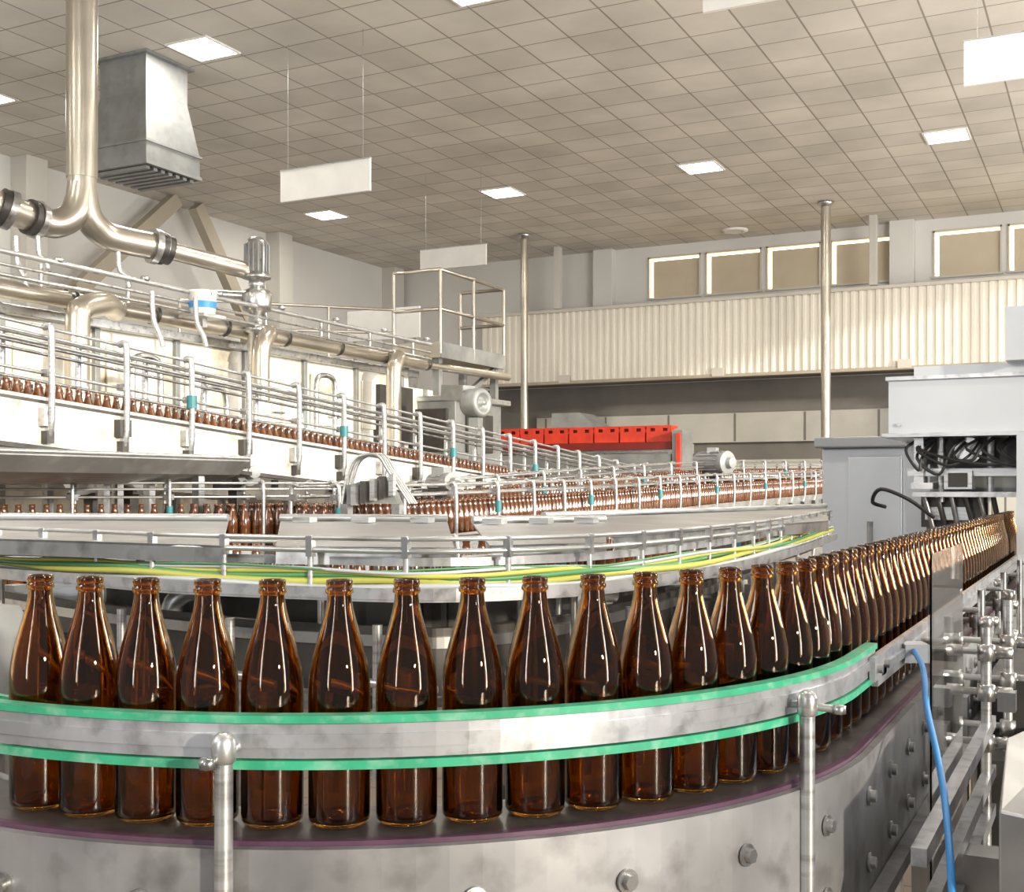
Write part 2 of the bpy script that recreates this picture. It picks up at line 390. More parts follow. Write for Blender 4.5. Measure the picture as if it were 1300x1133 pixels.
A = [SZ(-160,6.3,1.10), SZ(100,6.6,1.10), SZ(300,6.9,1.10), SZ(420,7.4,1.10)]
A = smooth(A, 5); conveyor('low_bottle_conveyor', A, .14, .14, (.30,.345,.38), .5, 2.4, steel_b, th=.008); bottle_row(A, (-.035,.037))
Bp = smooth([SZ(-120,11.6,1.16), SZ(150,12,1.16), SZ(430,12.6,1.16)], 6)
conveyor('low_bottle_conveyor', Bp, .22, .14, (.30,), .7, 3, steel_b); bottle_row(Bp, (-.07,0,.07))
Cp = smooth([SZ(400,6.6,1.10), SZ(520,7.4,1.11), SZ(640,8.6,1.13), SZ(760,10.4,1.16), SZ(880,12.8,1.22), SZ(1000,16,1.29), SZ(1060,18.5,1.34)], 6)
conveyor('merging_bottle_conveyor', Cp, .22, .14, (.30,.36), .6, 3, steel_b, th=.010, up=.04, br=.014); bottle_row(Cp, (-.07,0,.07))
Dp = smooth([SZ(430,9.4,1.10), SZ(600,10.4,1.18), SZ(760,12.6,1.30), SZ(900,15.4,1.42), SZ(1040,19,1.50)], 6)
conveyor('merging_bottle_conveyor', Dp, .22, .14, (.30,.36), .8, 3, steel_b, th=.010, up=.05, br=.015); bottle_row(Dp, (-.07,0,.07))
Ep = smooth([SZ(-140,4.6,1.0), SZ(100,4.4,1.0), SZ(300,4.2,1.0), SZ(520,4.3,1.0), SZ(760,4.9,1.02), SZ(960,6.2,1.04), SZ(1030,7.6,1.06)], 6)
conveyor('low_bottle_conveyor', Ep, .16, .16, (.20,.27), .45, 2.0, steel, th=.007, up=.02, br=.009); bottle_row(Ep, (0,))

ca = B('transfer_chute')
for k in range(4):
    o_ = .05*k
    ca.tube(smooth([S(432+k*3,650,6.5+o_), S(440+k*3,606,6.5+o_), S(452+k*3,582,6.5+o_), S(478+k*3,578,6.5+o_), S(494+k*3,600,6.5+o_), S(520+k*3,640,6.5+o_)],5), .008, (steel if k%2 else steel_b), 6)
ca.hexa([S(440,640,6.5),S(505,640,6.5),S(512,640,6.8),S(450,640,6.8)],[S(440,616,6.5),S(490,606,6.5),S(496,606,6.8),S(450,616,6.8)],galv)
ca.beam(S(440,640,6.5), SZ(440,6.5,0), .05,.05, steel)
ca.beam(S(505,640,6.5), SZ(505,6.5,0), .05,.05, steel)
for k in range(5): ca.cbox(S(450+12*k,628-3*k,6.47),.03,.03,.12,steel_d if k%2 else steel_b)
ca.make()

def motor(name, c, axis, L, r, m_, feet=True):
    b = B(name); c = V(c); ax = V(axis).normalized(); R = V((0,0,1)).rotation_difference(ax).to_matrix()
    b.lathe([(.001,-L/2),(r*.75,-L/2),(r*.95,-L/2+.02),(r,-L/2+.05),(r,L/2-.08),(r*1.06,L/2-.07),(r*1.06,L/2),(r*.5,L/2+.01),(r*.5,L/2+.08),(.001,L/2+.08)], c, m_, 24, R)
    for k in range(14):
        a = 2*math.pi*k/14; d = R @ V((math.cos(a)*r*1.05, math.sin(a)*r*1.05, 0))
        b.beam(c+d-ax*(L/2-.06), c+d+ax*(L/2-.1), .012, .012, m_)
    b.cbox(c+V((0,0,r*1.1)) if abs(ax.z) < .5 else c+V((r*1.1,0,0)), .12,.12,.08, grey_p)
    if feet:
        b.cbox(c-V((0,0,r*1.1)), .25,.2,.04, steel_d); b.beam(c-V((0,0,r)), V((c.x,c.y,0)), .08,.08, steel_d)
    return b.make(.003)
motor('pump_motor', S(165,603,7.8), (.9,-.4,0), .5, .10, white_p)
motor('pump_motor', S(118,606,7.6), (.3,-.9,0), .35, .11, white_p)
motor('pump_motor', S(300,600,8.2), (.9,-.4,0), .4, .09, grey_p)
motor('drive_motor', S(905,588,15.0), (.9,-.4,0), .5, .14, grey_p)
motor('drive_motor', S(560,612,9.6), (.9,-.4,0), .3, .07, grey_p)

# ---------------------------------------------------------------- pasteuriser tunnel
pt = B('pasteurizer_tunnel')
pt.box(-11.4,-8.0, 2.5,12.8, 1.0,2.85, cream_m)
pt.box(-11.5,-7.9, 2.4,12.9, 2.85,2.93, steel)
pt.box(-11.3,-8.1, 2.6,12.7, .45,1.0, steel_d)
pt.box(-8.0,-7.93, 2.5,12.8, 1.72,1.80, steel_b)
pt.box(-8.0,-7.6, 2.5,12.8, 1.55,1.62, steel_b)
for y in [2.6+1.0*k for k in range(11)]:
    pt.box(-8.0,-7.955, y-.03,y+.03, 1.0,2.85, galv)
    pt.box(-7.99,-7.965, y+.12,y+.88, 2.15,2.72, cream_m)
    pt.tube([(-7.94,y+.4,2.25),(-7.94,y+.6,2.25)], .012, steel, 6)
for y in (2.8,5.2,7.6,10,12.4):
    for x in (-11.2,-8.2): pt.box(x-.06,x+.06,y-.06,y+.06,0,.5,steel)
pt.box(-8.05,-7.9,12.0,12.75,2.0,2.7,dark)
pt.make(.006)
hd = B('header_pipework')
hd.tube([(-7.75,2.5,3.02),(-7.75,12.8,3.0)], .075, pipe_m, 16)
hd.tube([(-7.75,12.8,3.0),(-7.5,14.6,2.98)], .055, pipe_m, 16)
hd.tube([(-7.55,2.5,3.28),(-7.55,12.6,3.22)], .022, steel_b, 8)
hd.tube([(-7.55,2.5,3.18),(-7.55,12.6,3.12)], .014, steel, 8)
hd.tube([(-7.55,2.5,3.10),(-7.55,12.6,3.04)], .018, steel, 8)
for y in [3+.95*k for k in range(11)]:
    hd.tube([(-7.75,y,2.95),(-7.75,y+.001,3.26)], .02, steel, 8)
    hd.lathe([(.095,-.02),(.095,.02)], (-7.75,y+.3,3.02), steel_d, 16, Matrix.Rotation(math.pi/2,3,'X'))
    hd.lathe([(.03,-.02),(.045,0),(.03,.02)], (-7.55,y,3.28), steel, 8)
def drop(y, dy, z1, r=.09):
    hd.tube(smooth([(-7.75,y+dy,3.0),(-7.65,y+dy*.8,3.0),(-7.5,y+dy*.45,2.98),(-7.45,y+.05,2.9),(-7.45,y,2.75),(-7.45,y,z1)],5), r, pipe_m, 14)
drop(6.9,.7,1.9,.10); drop(9.2,.4,2.3,.09); drop(11.6,.4,1.9,.09); drop(5.5,-.5,2.0,.06)
for y,z in ((7.35,2.55),(9.9,2.6),(8.2,2.35)):
    hd.tube(smooth([(-7.3,y,2.05),(-7.3,y,z-.12),(-7.3,y+.06,z),(-7.3,y+.26,z),(-7.3,y+.32,z-.12),(-7.3,y+.32,2.0)],4), .028, steel, 10)
for px,py0,py1,d in ((50,345,300,9.7),(22,365,300,9.4),(152,365,320,10.2),(195,440,370,9.9),(250,440,378,10.4)):
    hd.tube(smooth([S(px+12,py0,d),S(px+8,py0-15,d),S(px,(py0+py1)/2,d),S(px-2,py1,d)],4), .022, steel_b, 8)
hd.make()

ex = B('exhaust_pipe')
top = V(SZ(104,10.5,6.455)); j = V((top.x,top.y,4.35))
ex.tube([top, V((top.x,top.y,4.2))], .135, pipe_m, 24)
ex.lathe([(.17,-.03),(.17,.03)], (top.x,top.y,5.9), pipe_m, 24)
ex.tube(smooth([V((top.x,top.y,4.5)),V((top.x,top.y,4.15)),S(95,270,10.45),S(72,284,10.35),S(45,278,10.2),S(0,262,9.9),S(-60,244,9.5)],7), .125, pipe_m, 22)
ex.tube(smooth([V((top.x,top.y,4.5)),V((top.x,top.y,4.15)),S(112,275,10.55),S(132,297,10.7),S(160,306,10.85),S(196,313,11.05)],7), .125, pipe_m, 22)
ex.tube([S(196,313,11.05),S(215,318,11.15)], [.125,.085], pipe_m, 20)
ex.tube([S(215,318,11.15),S(318,345,11.8)], .085, pipe_m, 18)
def flange(b,p,q,r):
    p,q=V(p),V(q); d=(q-p).normalized(); b.tube([p-d*.03,p+d*.03], r, steel, 20); b.tube([p-d*.0,p+d*.09], r*.93, steel_d, 20)
flange(ex,S(196,313,11.05),S(215,318,11.15),.165); flange(ex,S(47,279,10.2),S(0,262,9.9),.165); flange(ex,S(12,267,9.95),S(0,262,9.9),.17)
flange(ex,S(205,315,11.1),S(215,318,11.15),.15)
ex.make()
vm = B('vertical_pump')
c0 = S(326,400,11.8)
vm.lathe([(.001,1.0-.0),(.07,.99),(.10,.96),(.115,.93),(.115,.62),(.14,.61),(.14,.58),(.08,.56),(.08,.48),(.13,.46),(.15,.42),(.15,.30),(.13,.26),(.08,.24),(.08,.1),(.15,.09),(.15,.04),(.09,.03),(.09,-.35)], V((c0.x,c0.y,c0.z-.22)), steel, 20)
for k in range(16):
    a = k*math.pi/8; vm.beam((c0.x+.12*math.cos(a),c0.y+.12*math.sin(a),c0.z+.42),(c0.x+.12*math.cos(a),c0.y+.12*math.sin(a),c0.z+.7),.01,.01,grey_p)
vm.tube([V((c0.x,c0.y,c0.z+.18)), V((c0.x-.35,c0.y-.2,c0.z+.2))], .05, steel, 10)
vm.make()
bk = B('plastic_bucket'); q = S(257,392,10.9)
bk.lathe([(.001,.0),(.115,.0),(.13,.20),(.14,.205),(.14,.22),(.125,.22),(.12,.19),(.108,.02),(.001,.02)], (q.x,q.y,3.04), white_p, 28)
bk.lathe([(.1215,.06),(.1295,.12)], (q.x,q.y,3.04), blue, 28)
bk.tube([V((q.x+.13*math.cos(a),q.y+.13*math.sin(a)*.3-.03,3.04+.2-.09*math.sin(a))) for a in [math.pi*k/10 for k in range(11)]], .004, steel, 6)
bk.box(q.x-.15,q.x+.15,q.y-.15,q.y+.15,3.01,3.04,steel_b); bk.box(q.x-.03,q.x+.03,q.y-.03,q.y+.03,2.93,3.01,steel)
bk.make()

pf = B('service_platform')
x0,x1,y0,y1 = -8.32,-7.62,12.95,14.7
pf.box(x0,x1,y0,y1,3.12,3.2,brace_m); pf.box(x1-.02,x1+.02,y0,y1,3.1,3.3,galv); pf.box(x0,x1,y0-.02,y0+.02,3.1,3.3,brace_m)
for x,y in ((x0,y0),(x1,y0),(x1,(y0+y1)/2),(x1,y1),(x0,y1)):
    pf.tube([(x,y,3.15),(x,y,4.22)], .024, pipe_m, 8)
for z in (3.72,4.22):
    pf.tube([(x0,y0,z),(x1,y0,z),(x1,y1,z),(x0,y1,z)], .024, pipe_m, 8)
for x,y in ((x0+.1,y0+.1),(x1-.1,y0+.1),(x1-.1,y1-.1),(x0+.1,y1-.1)):
    pf.beam((x,y,3.12),(x,y,0),.09,.09,galv)
pf.beam((x1-.1,y0+.1,2.3),(x1-.1,y1-.1,3.1),.06,.06,galv)
pf.tube([(x0,y0,3.75),(-9.6,10.4,3.62)], .018, pipe_m, 8); pf.tube([(x0,y0,3.45),(-9.6,10.4,3.3)], .018, pipe_m, 8)
for t in (.33,.66,1): pf.tube([(x0+(-9.6-x0)*t,y0+(10.4-y0)*t,2.93),(x0+(-9.6-x0)*t,y0+(10.4-y0)*t,3.75-.13*t)], .018, pipe_m, 8)
pf.make()
dh = B('discharge_housing')
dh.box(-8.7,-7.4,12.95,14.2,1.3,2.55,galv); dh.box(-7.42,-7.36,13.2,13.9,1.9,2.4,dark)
dh.box(-8.8,-7.3,12.93,14.3,2.55,2.62,steel_b)
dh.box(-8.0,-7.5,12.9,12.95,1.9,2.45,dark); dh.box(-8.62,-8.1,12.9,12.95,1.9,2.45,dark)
dh.box(-8.5,-7.6,13.1,14.0,0,1.3,steel_d)
dh.make(.01)
bl = B('centrifugal_blower'); q = S(604,512,13.6)
R_ = V((0,0,1)).rotation_difference(V((.95,-.2,0))).to_matrix()
bl.lathe([(.001,-.12),(.15,-.12),(.17,-.08),(.17,.08),(.15,.12),(.1,.12),(.09,.06),(.03,.06),(.03,.14),(.001,.14)], q, galv, 28, R_)
bl.beam(q+V((-.12,.05,.12)), q+V((-.5,.2,.15)), .18,.18,galv)
bl.beam(q-V((0,0,.17)), V((q.x,q.y,0)), .12,.12,galv)
bl.make()

cr = B('red_beverage_crates')
def crate(x,y,z,m_):
    w,d,h,t = .40,.30,.25,.02
    cr.box(x,x+w,y,y+d,z,z+.02,m_)
    for (a0,a1,b0,b1) in ((x,x+w,y,y+t),(x,x+w,y+d-t,y+d),(x,x+t,y+t,y+d-t),(x+w-t,x+w,y+t,y+d-t)):
        cr.box(a0,a1,b0,b1,z+.02,z+.16,m_); cr.box(a0,a1,b0,b1,z+.21,z+h,m_)
    for xx in (x,x+w-.06,x+w/2-.06):
        cr.box(xx,xx+(.12 if xx==x+w/2-.06 else .06),y,y+t,z+.16,z+.21,m_)
    cr.box(x+.02,x+w-.02,y+.05,y+.06,z+.02,z+.22,redd)
for k in range(9): crate(-9.8+.43*k, 17.0, 2.14, red)
for k in range(8): crate(-9.6+.43*k, 17.5, 2.14, red)
cr.make()
cc = B('crate_conveyor')
cc.box(-10,-5.9,16.9,17.9,1.98,2.13,steel_b)
cc.box(-10,-5.9,16.84,16.9,2.02,2.13,redd); cc.box(-10,-5.9,16.8,16.86,1.62,1.95,galv)
cc.box(-5.88,-5.72,16.8,17.3,1.5,2.30,galv); cc.box(-5.80,-5.74,16.75,16.8,1.6,2.26,red)
for x in (-9.9,-8.5,-7.1,-5.95):
    for y in (16.95,17.85): cc.box(x-.04,x+.04,y-.04,y+.04,0,2,steel)
cc.make()

# ---------------------------------------------------------------- room shell
XL,YB,ZC = -14.9,23.25,6.46
w = B('floor'); w.box(XL,9,-3,YB,-.1,0,floor_m); w.make()
w = B('ceiling'); w.box(XL,5.2,-3,YB,ZC,ZC+.1,ceil_m); w.make()
w = B('wall_left'); w.box(XL-.2,XL,-3,YB+.2,0,ZC,wall_m); w.make()
w = B('wall_back')
wins = [(-8.62,-7.55),(-7.38,-6.29),(-6.13,-5.12),(-4.87,-3.76),(-2.98,-1.85),(-1.69,-.6),(-.3,.8),(1.0,2.1)]
zs0,zs1 = 5.38,6.2
w.box(XL,9,YB,YB+.2,3.6,zs0,wall_m); w.box(XL,9,YB,YB+.2,zs1,ZC,wall_m)
xs = XL
for a,b_ in wins: w.box(xs,a,YB,YB+.2,zs0,zs1,wall_m); xs = b_
w.box(xs,9,YB,YB+.2,zs0,zs1,wall_m)
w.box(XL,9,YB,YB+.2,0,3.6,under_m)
w.make()
for i,(a,b_) in enumerate(wins):
    o = B('window_%d'%(i+1))
    o.box(a,b_,YB+.15,YB+.16,zs0,zs1,glow_m)
    o.box(a+.07,b_-.005,YB+.03,YB+.05,zs0+.0,zs1-.05,blind_m)
    for q in ((a-.03,a,zs0-.03,zs1+.03),(b_,b_+.03,zs0-.03,zs1+.03)): o.box(q[0],q[1],YB-.03,YB,q[2],q[3],frame_m)
    o.box(a-.03,b_+.03,YB-.03,YB,zs1,zs1+.03,frame_m); o.box(a-.05,b_+.05,YB-.06,YB,zs0-.04,zs0,frame_m)
    o.make()
def pil(*a):
    p_ = B('wall_pilaster'); p_.box(*a); p_.make(.01)
for x in (-9.6,-3.55,2.5): pil(x-.22,x+.22,YB-.22,YB,5.1,ZC,wall_m)
for x in (-10.35,-3.95): pil(x-.07,x+.07,YB-.9,YB-.76,5.17,ZC,pil_m)
for y in (12.7,18.75,22.9): pil(XL,XL+.35,y-.2,y+.2,0,ZC,pil_m)
br = B('wall_bracing')
br.beam((XL+.5,15.5,6.4),(XL+.5,13.3,4.5),.18,.24,brace_m)
br.beam((XL+.5,16.0,6.4),(XL+.5,17.4,4.5),.18,.24,brace_m)
br.beam((XL+.5,13.3,4.5),(XL+.5,13.3,0),.18,.2,brace_m)
br.beam((XL+.5,17.4,4.5),(XL+.5,17.4,0),.18,.2,brace_m)
br.beam((XL+.5,13.3,4.5),(XL+.5,17.4,4.5),.14,.18,brace_m)
br.make()
g = B('gallery_panel')
x = -12.1; prof = []
while x < 6:
    prof += [(x,0),(x+.07,0),(x+.085,.03),(x+.135,.03)]; x += .15
for i in range(len(prof)-1):
    (xa,da),(xb,db) = prof[i],prof[i+1]
    g.add([(xa,22.5-da,3.66),(xb,22.5-db,3.66),(xb,22.5-db,5.1),(xa,22.5-da,5.1)],[(0,1,2,3)],corr_m)
g.box(-12.15,6,22.42,22.6,5.1,5.16,frame_m); g.box(-12.15,6,22.42,22.6,3.60,3.66,brace_m)
YG = YB-.11
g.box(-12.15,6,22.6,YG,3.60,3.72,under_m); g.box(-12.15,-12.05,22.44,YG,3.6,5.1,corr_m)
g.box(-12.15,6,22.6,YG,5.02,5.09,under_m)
for x in (-10.2,-6.9,-3.4):
    g.box(x-.12,x+.12,22.40,22.46,3.62,3.78,frame_m)
g.make()
u = B('lower_wall_panels')
u.box(-11.2,6,YB-.06,YB-.001,1.9,2.0,under_l); u.box(-11.2,6,YB-.08,YB-.001,2.35,2.95,under_l); u.box(-11.2,6,YB-.06,YB-.001,.1,1.9,ribwall_m)
u.box(-11.2,6,YB-.10,YB-.001,2.95,3.02,under_m)
for k in range(12): u.box(-11+1.4*k,-10.96+1.4*k,YB-.085,YB-.08,2.37,2.93,under_m)
u.make()
sl = B('sloped_duct'); sl.hexa([(-10.2,21.8,2.2),(-8.6,21.8,2.2),(-8.6,22.6,2.2),(-10.2,22.6,2.2)],[(-10.2,21.8,2.95),(-9.6,21.8,2.95),(-9.6,22.6,2.95),(-10.2,22.6,2.95)],galv)
sl.beam((-10,22.2,0),(-10,22.2,2.2),.12,.12,steel); sl.beam((-8.9,22.2,0),(-8.9,22.2,2.2),.12,.12,steel); sl.make()
for x in (-10.4,-4.5,1.4):
    c_ = B('steel_column')
    c_.tube([(x,20.95,.02),(x,20.95,ZC-.02)], .085 if x>-9 else .075, pipe_m, 20)
    c_.lathe([(.001,.03),(.17,.03),(.17,0)], (x,20.95,0), steel, 16); c_.lathe([(.14,ZC-.02),(.14,ZC-.05),(.09,ZC-.1)], (x,20.95,0), steel, 16)
    c_.make()

for y in (17.8,10.4,3.0):
    for x in (-12.9,-9.25,-5.75,-2.12,1.5):
        o = B('ceiling_lamp')
        o.box(x-.27,x+.27,y-.27,y+.27,ZC-.012,ZC-.002,panel_e)
        for q in ((x-.3,x-.27,y-.3,y+.3),(x+.27,x+.3,y-.3,y+.3),(x-.27,x+.27,y-.3,y-.27),(x-.27,x+.27,y+.27,y+.3)):
            o.box(q[0],q[1],q[2],q[3],ZC-.02,ZC-.001,white_p)
        o.make()
        L = bpy.data.lights.new('ceiling_lamp_light','AREA'); L.size = .5; L.energy = 42; L.color = (1,.94,.85)
        lo = bpy.data.objects.new('ceiling_lamp_light', L); lo.location = (x,y,ZC-.03); bpy.context.collection.objects.link(lo)

vh = B('ventilation_duct')
q = SZ(183,14.0,0); X,Y = q.x,q.y
def ring(hw,hd,z): return [(X-hw,Y-hd,z),(X+hw,Y-hd,z),(X+hw,Y+hd,z),(X-hw,Y+hd,z)]
vh.hexa(ring(.42,.40,ZC-.03),ring(.42,.40,ZC-.002),galv)
vh.hexa(ring(.36,.34,ZC-.45),ring(.36,.34,ZC-.03),galv)
vh.hexa(ring(.46,.44,ZC-1.05),ring(.36,.34,ZC-.45),galv)
vh.hexa(ring(.46,.44,ZC-1.30),ring(.46,.44,ZC-1.05),galv)
vh.hexa(ring(.48,.46,ZC-1.07),ring(.48,.46,ZC-1.04),galv)
vh.hexa(ring(.48,.46,ZC-1.33),ring(.48,.46,ZC-1.29),galv)
for k in range(7): vh.box(X-.42,X+.42,Y-.40+.12*k,Y-.34+.12*k,ZC-1.37,ZC-1.33,galv)
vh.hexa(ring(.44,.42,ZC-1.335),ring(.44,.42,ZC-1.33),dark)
vh.make()

def sign(pxl,pyt_l,d,L,h,name='hanging_sign'):
    p = S(pxl,pyt_l,d); b = B(name)
    b.box(p.x,p.x+L,p.y-.015,p.y+.015,p.z-h,p.z,white_p)
    b.box(p.x-.008,p.x+L+.008,p.y-.02,p.y+.02,p.z-.012,p.z,steel_b)
    for x in (p.x+.08*L,p.x+.92*L): b.tube([(x,p.y,p.z),(x,p.y,ZC-.001)], .003, steel, 6)
    b.make()
sign(357,217,13.4,1.21,.36); sign(534,318,19,1.2,.33); sign(1224,52,9.3,1.2,.36); sign(893,-25,8.6,.72,.24)
wp = B('wall_panel_board'); q = S(442,396,17.6); wp.box(q.x,q.x+1.25,q.y-.02,q.y+.02,q.z-.45,q.z,white_p)
for x in (q.x+.1,q.x+1.15): wp.beam((x,q.y+.04,q.z),(x,q.y+.04,0),.05,.05,steel)
wp.make()
vr = B('ceiling_vent'); q = SZ(933,23.0,0); vr.lathe([(.25,ZC-.001),(.25,ZC-.03),(.16,ZC-.05),(.14,ZC-.03),(.06,ZC-.05),(.001,ZC-.05)], (q.x,q.y,0), white_p, 24); vr.make()

# ---------------------------------------------------------------- labelling machine on the right
lm = B('labelling_machine')
lm.box(-.78,.75,4.75,5.5,1.665,1.87,grey_l)
lm.box(-.79,.76,4.74,5.51,1.87,1.885,steel)
lm.box(-.70,.75,4.85,5.5,1.885,1.93,grey_l)
lm.box(-.80,.77,4.72,5.52,1.650,1.665,steel_b)
lm.box(-.36,-.28,4.75,4.85,1.93,2.13,grey_l); lm.box(-.30,-.1,4.78,4.83,1.95,2.0,steel)
for x in (-.74,-.1): lm.tube([(x,4.742,1.70),(x,4.75,1.70)], .008, steel, 8)
lm.box(-.68,.7,4.95,5.35,1.55,1.65,steel_d)
lm.tube([(-.50,4.86,1.60),(-.50,4.95,1.60)], .085, rubber, 24); lm.tube([(-.50,4.85,1.60),(-.50,4.86,1.60)], .05, steel, 20)
lm.box(-.72,.6,4.82,4.86,1.50,1.53,steel_b); lm.box(-.70,.6,4.8,5.1,1.42,1.44,steel)
lm.box(-.66,.6,5.0,5.2,1.44,1.55,galv)
lm.box(-.69,-.655,4.78,4.9,1.46,1.65,steel_b); lm.box(-.70,-.62,4.77,4.9,1.45,1.475,steel)
for x in (-.60,-.42,-.2,.05): lm.tube([(x,4.85,1.65),(x,4.85,1.40)], .014, steel_b, 10)
lm.box(-.58,-.48,4.78,4.9,1.45,1.52,steel_b); lm.box(-.565,-.495,4.775,4.785,1.458,1.512,dark)
for k in range(9):
    a = random.uniform(-.68,-.3); b_ = random.uniform(-.68,-.2)
    lm.tube(smooth([(a,4.82,1.645),(a-.04,4.77,1.60),((a+b_)/2,4.755,1.50+.06*random.random()),(b_,4.77,1.57),(b_+.04,4.82,1.63)],5), .006, rubber, 6)
lm.tube(smooth([(-.80,4.8,1.38),(-.84,4.75,1.40),(-.80,4.7,1.45),(-.70,4.72,1.41),(-.62,4.8,1.34)],5), .008, rubber, 6)
for k in range(6):
    a = -.66+.05*k; lm.tube([(a,4.84,1.42),(a+.03,4.86,1.30-.02*(k%3))], .010, steel_d if k%2 else steel, 8)
lm.box(-.68,-.46,4.9,5.0,1.30,1.42,steel_d); lm.box(-.66,-.50,4.86,4.9,1.33,1.38,steel_b)
lm.box(-.32,-.26,4.72,4.80,1.05,1.65,grey_l)
lm.box(-.70,-.46,5.2,5.25,1.0,1.44,steel_d); lm.box(-.28,.6,5.2,5.25,1.0,1.44,galv)
for x in (-.74,.62):
    lm.box(x-.05,x+.05,5.25,5.4,0,1.65,grey_l)
for x0_,x1_ in ((-.66,-.48),(-.27,.6)): lm.box(x0_,x1_,5.05,5.2,.3,1.05,grey_p)
for k in range(4): lm.tube([(-.05+.12*k,4.9,1.65),(-.05+.12*k,4.9,1.1)], .02, steel, 10)
lm.make(.004)
cb = B('control_cabinet')
cb.box(-1.22,-.84,5.6,6.1,.05,1.64,grey_l); cb.box(-1.25,-.80,5.56,6.14,1.64,1.69,grey_p); cb.box(-1.10,-.86,5.585,5.6,.2,1.60,grey_l)
cb.tube([(-1.0,5.58,1.2),(-1.0,5.58,1.3)], .012, steel, 8); cb.box(-1.2,-.86,5.62,6.08,0,.05,steel_d)
cb.make(.008)

gp = B('guard_panel'); gp.box(-.243,-.240,1.84,2.24,.86,1.36,plexi)
gp.box(-.245,-.238,1.836,1.84,.86,1.362,plexi); gp.make()
rod = B('rail_clamp_stand')
for px,d,z0,z1 in ((1252,2.35,.72,1.20),(1280,2.5,.72,1.24),(1240,2.9,.8,1.16),(1268,3.3,.8,1.2)):
    q = SZ(px,d,0); rod.tube([(q.x,q.y,z0),(q.x,q.y,z1)], .010, steel_b, 12)
    rod.lathe([(.010,z1-.02),(.014,z1-.016),(.014,z1),(.001,z1+.003)], (q.x,q.y,0), steel, 12)
    for z in (1.13,1.05,.95):
        rod.tube([(q.x-.13,q.y+.01,z),(q.x+.03,q.y+.01,z)], .007, steel_b, 10)
        rod.lathe([(.001,-.018),(.017,-.016),(.017,.016),(.001,.018)], (q.x,q.y,z), steel, 10)
        rod.lathe([(.001,-.02),(.012,-.018),(.012,.018),(.001,.02)], (q.x+.03,q.y+.01,z), steel, 6, Matrix.Rotation(math.pi/2,3,'Y'))
    rod.tube([(q.x,q.y,z0),(q.x,q.y,0)], .014, steel, 8)
for z,y0_,y1_ in ((.88,1.7,3.4),(.80,1.8,3.2),(.98,1.6,2.6)):
    rod.box(-.235,-.215,y0_,y1_,z-.012,z+.012,alu)
rod.box(-.30,-.10,2.05,2.12,.74,.86,cover_m); rod.box(-.24,-.12,2.6,2.9,.6,.9,steel_d); rod.box(-.2,.0,1.62,1.75,.78,.86,grey_p)
rod.box(-.26,-.05,2.9,3.6,.5,1.02,steel_d); rod.box(-.10,.5,3.2,3.3,.9,1.0,galv)
rod.box(-.20,.25,2.7,2.75,.5,1.05,steel_d); rod.box(-.20,.1,2.3,2.34,.45,.80,steel_d)
for k in range(10):
    x_ = random.uniform(-.2,-.02); y_ = random.uniform(2.2,3.4); z_ = random.uniform(.8,1.08)
    rod.cbox((x_,y_,z_), random.uniform(.03,.07),random.uniform(.03,.1),random.uniform(.02,.07), random.choice([steel_d,rubber,galv,steel]))
rod.make()
hs = B('blue_air_hose')
hs.tube(smooth([S(1160,826,1.95),S(1172,850,1.85),S(1177,900,1.72),S(1190,960,1.6),S(1200,1020,1.5),S(1208,1120,1.4),S(1212,1250,1.35)],6), .0045, blue, 10)
q = S(1160,828,1.97); hs.cbox(q, .04,.05,.03, grey_l, .4); hs.tube([q+V((0,0,-.01)), q+V((-.06,.05,-.03))], .008, steel, 8)
hs.make()
gb = B('machine_guard_box')
gb.hexa([SZ(1268,1.35,.6),SZ(1420,1.25,.6),SZ(1420,2.0,.6),SZ(1275,1.7,.6)],[SZ(1268,1.35,1.09),SZ(1420,1.25,1.09),SZ(1420,2.0,1.12),SZ(1278,1.6,1.12)],cover_m)
for px in (1290,1350): q = SZ(px,1.34,0); gb.tube([(q.x,q.y,.6),(q.x,q.y,0)], .015, steel, 8)
gb.make(.003)
lh = B('drive_housing'); q = SZ(-30,1.75,0)
lh.lathe([(.001,.0),(.07,.0),(.08,.03),(.08,.16),(.06,.20),(.001,.21)], (q.x,q.y,1.08), galv, 28)
lh.tube([(q.x,q.y,1.08),(q.x,q.y,0)], .04, steel, 12); lh.make()

cf = B('conveyor_underframe')
for px0,px1,d,z,hh in ((-60,330,2.9,1.12,.05),(300,760,3.1,1.05,.05),(500,1000,3.4,1.16,.04),(-60,500,3.3,.86,.06),(400,1040,3.9,.9,.06)):
    cf.beam(SZ(px0,d,z),SZ(px1,d+.2,z),.05,hh,galv)
for px in (20,140,300,410,520,640,740,860,960):
    d = 3.0+.15*random.random(); q = SZ(px,d,0); cf.beam((q.x,q.y,0),(q.x,q.y,1.2),.05,.05,steel)
for px,w_ in ((215,60),(395,50),(735,45)):
    cf.tube(smooth([SZ(px,2.45,.9),SZ(px,2.45,1.17),SZ(px+w_*.3,2.45,1.235),SZ(px+w_,2.47,1.24)],6), .022, steel_b, 14)
for px,d,z,sx,sz,m_ in ((100,2.8,1.2,.16,.10,steel_b),(470,2.7,1.21,.12,.09,white_p),(590,2.75,1.14,.22,.10,grey_p),(680,2.7,1.2,.12,.14,steel),(310,2.8,1.17,.2,.08,steel_b),(880,3.3,1.2,.2,.12,grey_p)):
    cf.cbox(SZ(px,d,z), sx,.12,sz,m_,YAW); cf.cbox(SZ(px,d+.02,z-.1), .04,.04,.14,steel_d,YAW)
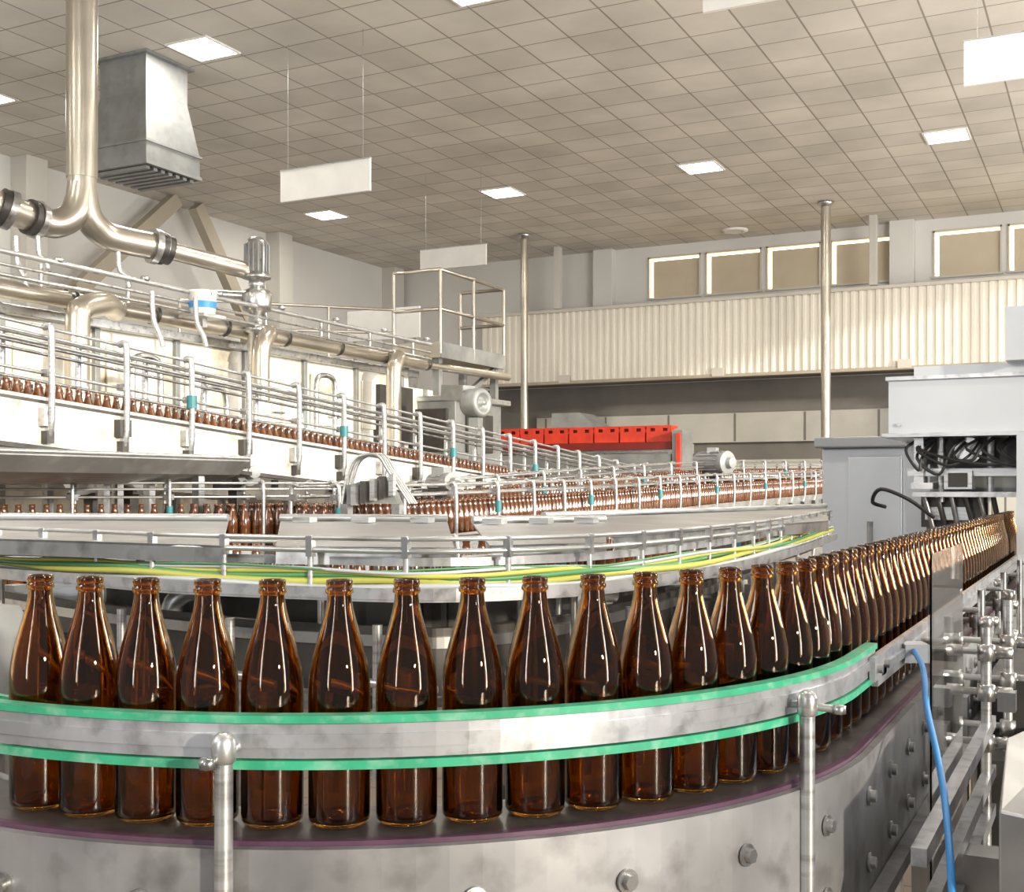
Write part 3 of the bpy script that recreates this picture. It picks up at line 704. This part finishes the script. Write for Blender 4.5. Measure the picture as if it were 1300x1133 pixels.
for k in range(80):
    px = random.uniform(-60,1040); d = random.uniform(2.6,3.9); z = random.uniform(.75,1.2)
    m_ = random.choice([steel,steel_b,steel_d,steel_d,galv,dark,grey_p,cover_m])
    cf.cbox(SZ(px,d,z), random.uniform(.03,.18),random.uniform(.03,.12),random.uniform(.03,.12),m_,random.choice([0,YAW,.2]))
for k in range(18):
    px = random.uniform(-60,1000); d = random.uniform(2.6,3.6); z = random.uniform(.8,1.2)
    cf.tube([SZ(px,d,z),SZ(px+random.uniform(40,160),d+random.uniform(-.1,.4),z+random.uniform(-.05,.05))], random.choice([.008,.012,.018]), random.choice([steel,steel_b,rubber]), 8)
cf.make()
bp = B('machine_backplates')
for px0,px1,d,z0,z1 in ((-80,260,4.0,.45,1.02),(300,700,3.95,.5,.98),(720,1010,4.6,.5,1.0)):
    a,b_ = SZ(px0,d,0),SZ(px1,d+.2,0); bp.hexa([V((a.x,a.y,z0)),V((b_.x,b_.y,z0)),V((b_.x,b_.y+.03,z0)),V((a.x,a.y+.03,z0))],[V((a.x,a.y,z1)),V((b_.x,b_.y,z1)),V((b_.x,b_.y+.03,z1)),V((a.x,a.y+.03,z1))],steel_d)
    for t in (.1,.5,.9): q = a*(1-t)+b_*t; bp.beam((q.x,q.y,0),(q.x,q.y,z0+.05),.05,.05,steel)
bp.make()
tg = B('number_tag'); tg.cbox(SZ(487,2.6,1.185),.05,.003,.028,lab_w,YAW); tg.cbox(SZ(487,2.598,1.185),.034,.003,.010,rubber,YAW); tg.cbox(SZ(487,2.61,1.15),.012,.006,.08,steel,YAW); tg.make()

# ---------------------------------------------------------------- lights
wd = bpy.data.worlds.new('hall_daylight'); bpy.context.scene.world = wd; wd.use_nodes = True
bg = wd.node_tree.nodes['Background']; bg.inputs[0].default_value = (.96,.98,1,1); bg.inputs[1].default_value = .30
sn = bpy.data.lights.new('low_sun','SUN'); sn.energy = 3.9; sn.angle = math.radians(2); sn.color = (1,.90,.72)
so = bpy.data.objects.new('low_sun', sn); so.rotation_euler = V((.9,-.38,.20)).to_track_quat('Z','Y').to_euler(); bpy.context.collection.objects.link(so)
def area(name,loc,tgt,sx,sy,e,col):
    L = bpy.data.lights.new(name,'AREA'); L.shape='RECTANGLE'; L.size=sx; L.size_y=sy; L.energy=e; L.color=col
    o = bpy.data.objects.new(name,L); o.location=loc; o.rotation_euler=(V(loc)-V(tgt)).to_track_quat('Z','Y').to_euler(); bpy.context.collection.objects.link(o)
area('bottle_highlight_light',C(3.4,-.8,2.5),C(0,1.6,1.2),.30,3.4,95,(1,.98,.96))  # added strip lamp for vertical bottle highlights; no window stands here
area('bottle_highlight_light',C(-2.6,-2.2,2.5),C(-.3,1.6,1.2),.22,3.0,50,(1,.98,.96))  # second added strip lamp, streaks the bottles from the left
area('ceiling_fill_light',(5,9,3.2),(-6,13,6.4),6,2.5,1050,(1,.965,.90))  # added fill lamp aimed up to brighten the ceiling, not a window
area('ceiling_fill_light',(5,18,3.2),(-8,18,6.2),4,2.5,400,(1,.965,.90))  # added fill for the far end of the ceiling
area('ceiling_fill_light',(-6,-2.6,4.2),(-9,9,6.4),6,2.0,400,(1,.965,.90))  # added ceiling fill from the rear of the hall, out of view

cam = bpy.data.cameras.new('camera'); co = bpy.data.objects.new('camera', cam); bpy.context.collection.objects.link(co)
co.location = (0,0,CAMZ); co.rotation_euler = (math.pi/2,0,YAW)
cam.sensor_width = 36; cam.sensor_fit = 'HORIZONTAL'; cam.lens = 36*1500/1300; cam.shift_y = (618-566.5)/1300; cam.clip_start = .05
bpy.context.scene.camera = co
try:
    bpy.context.scene.view_settings.view_transform = 'Standard'
except Exception: pass
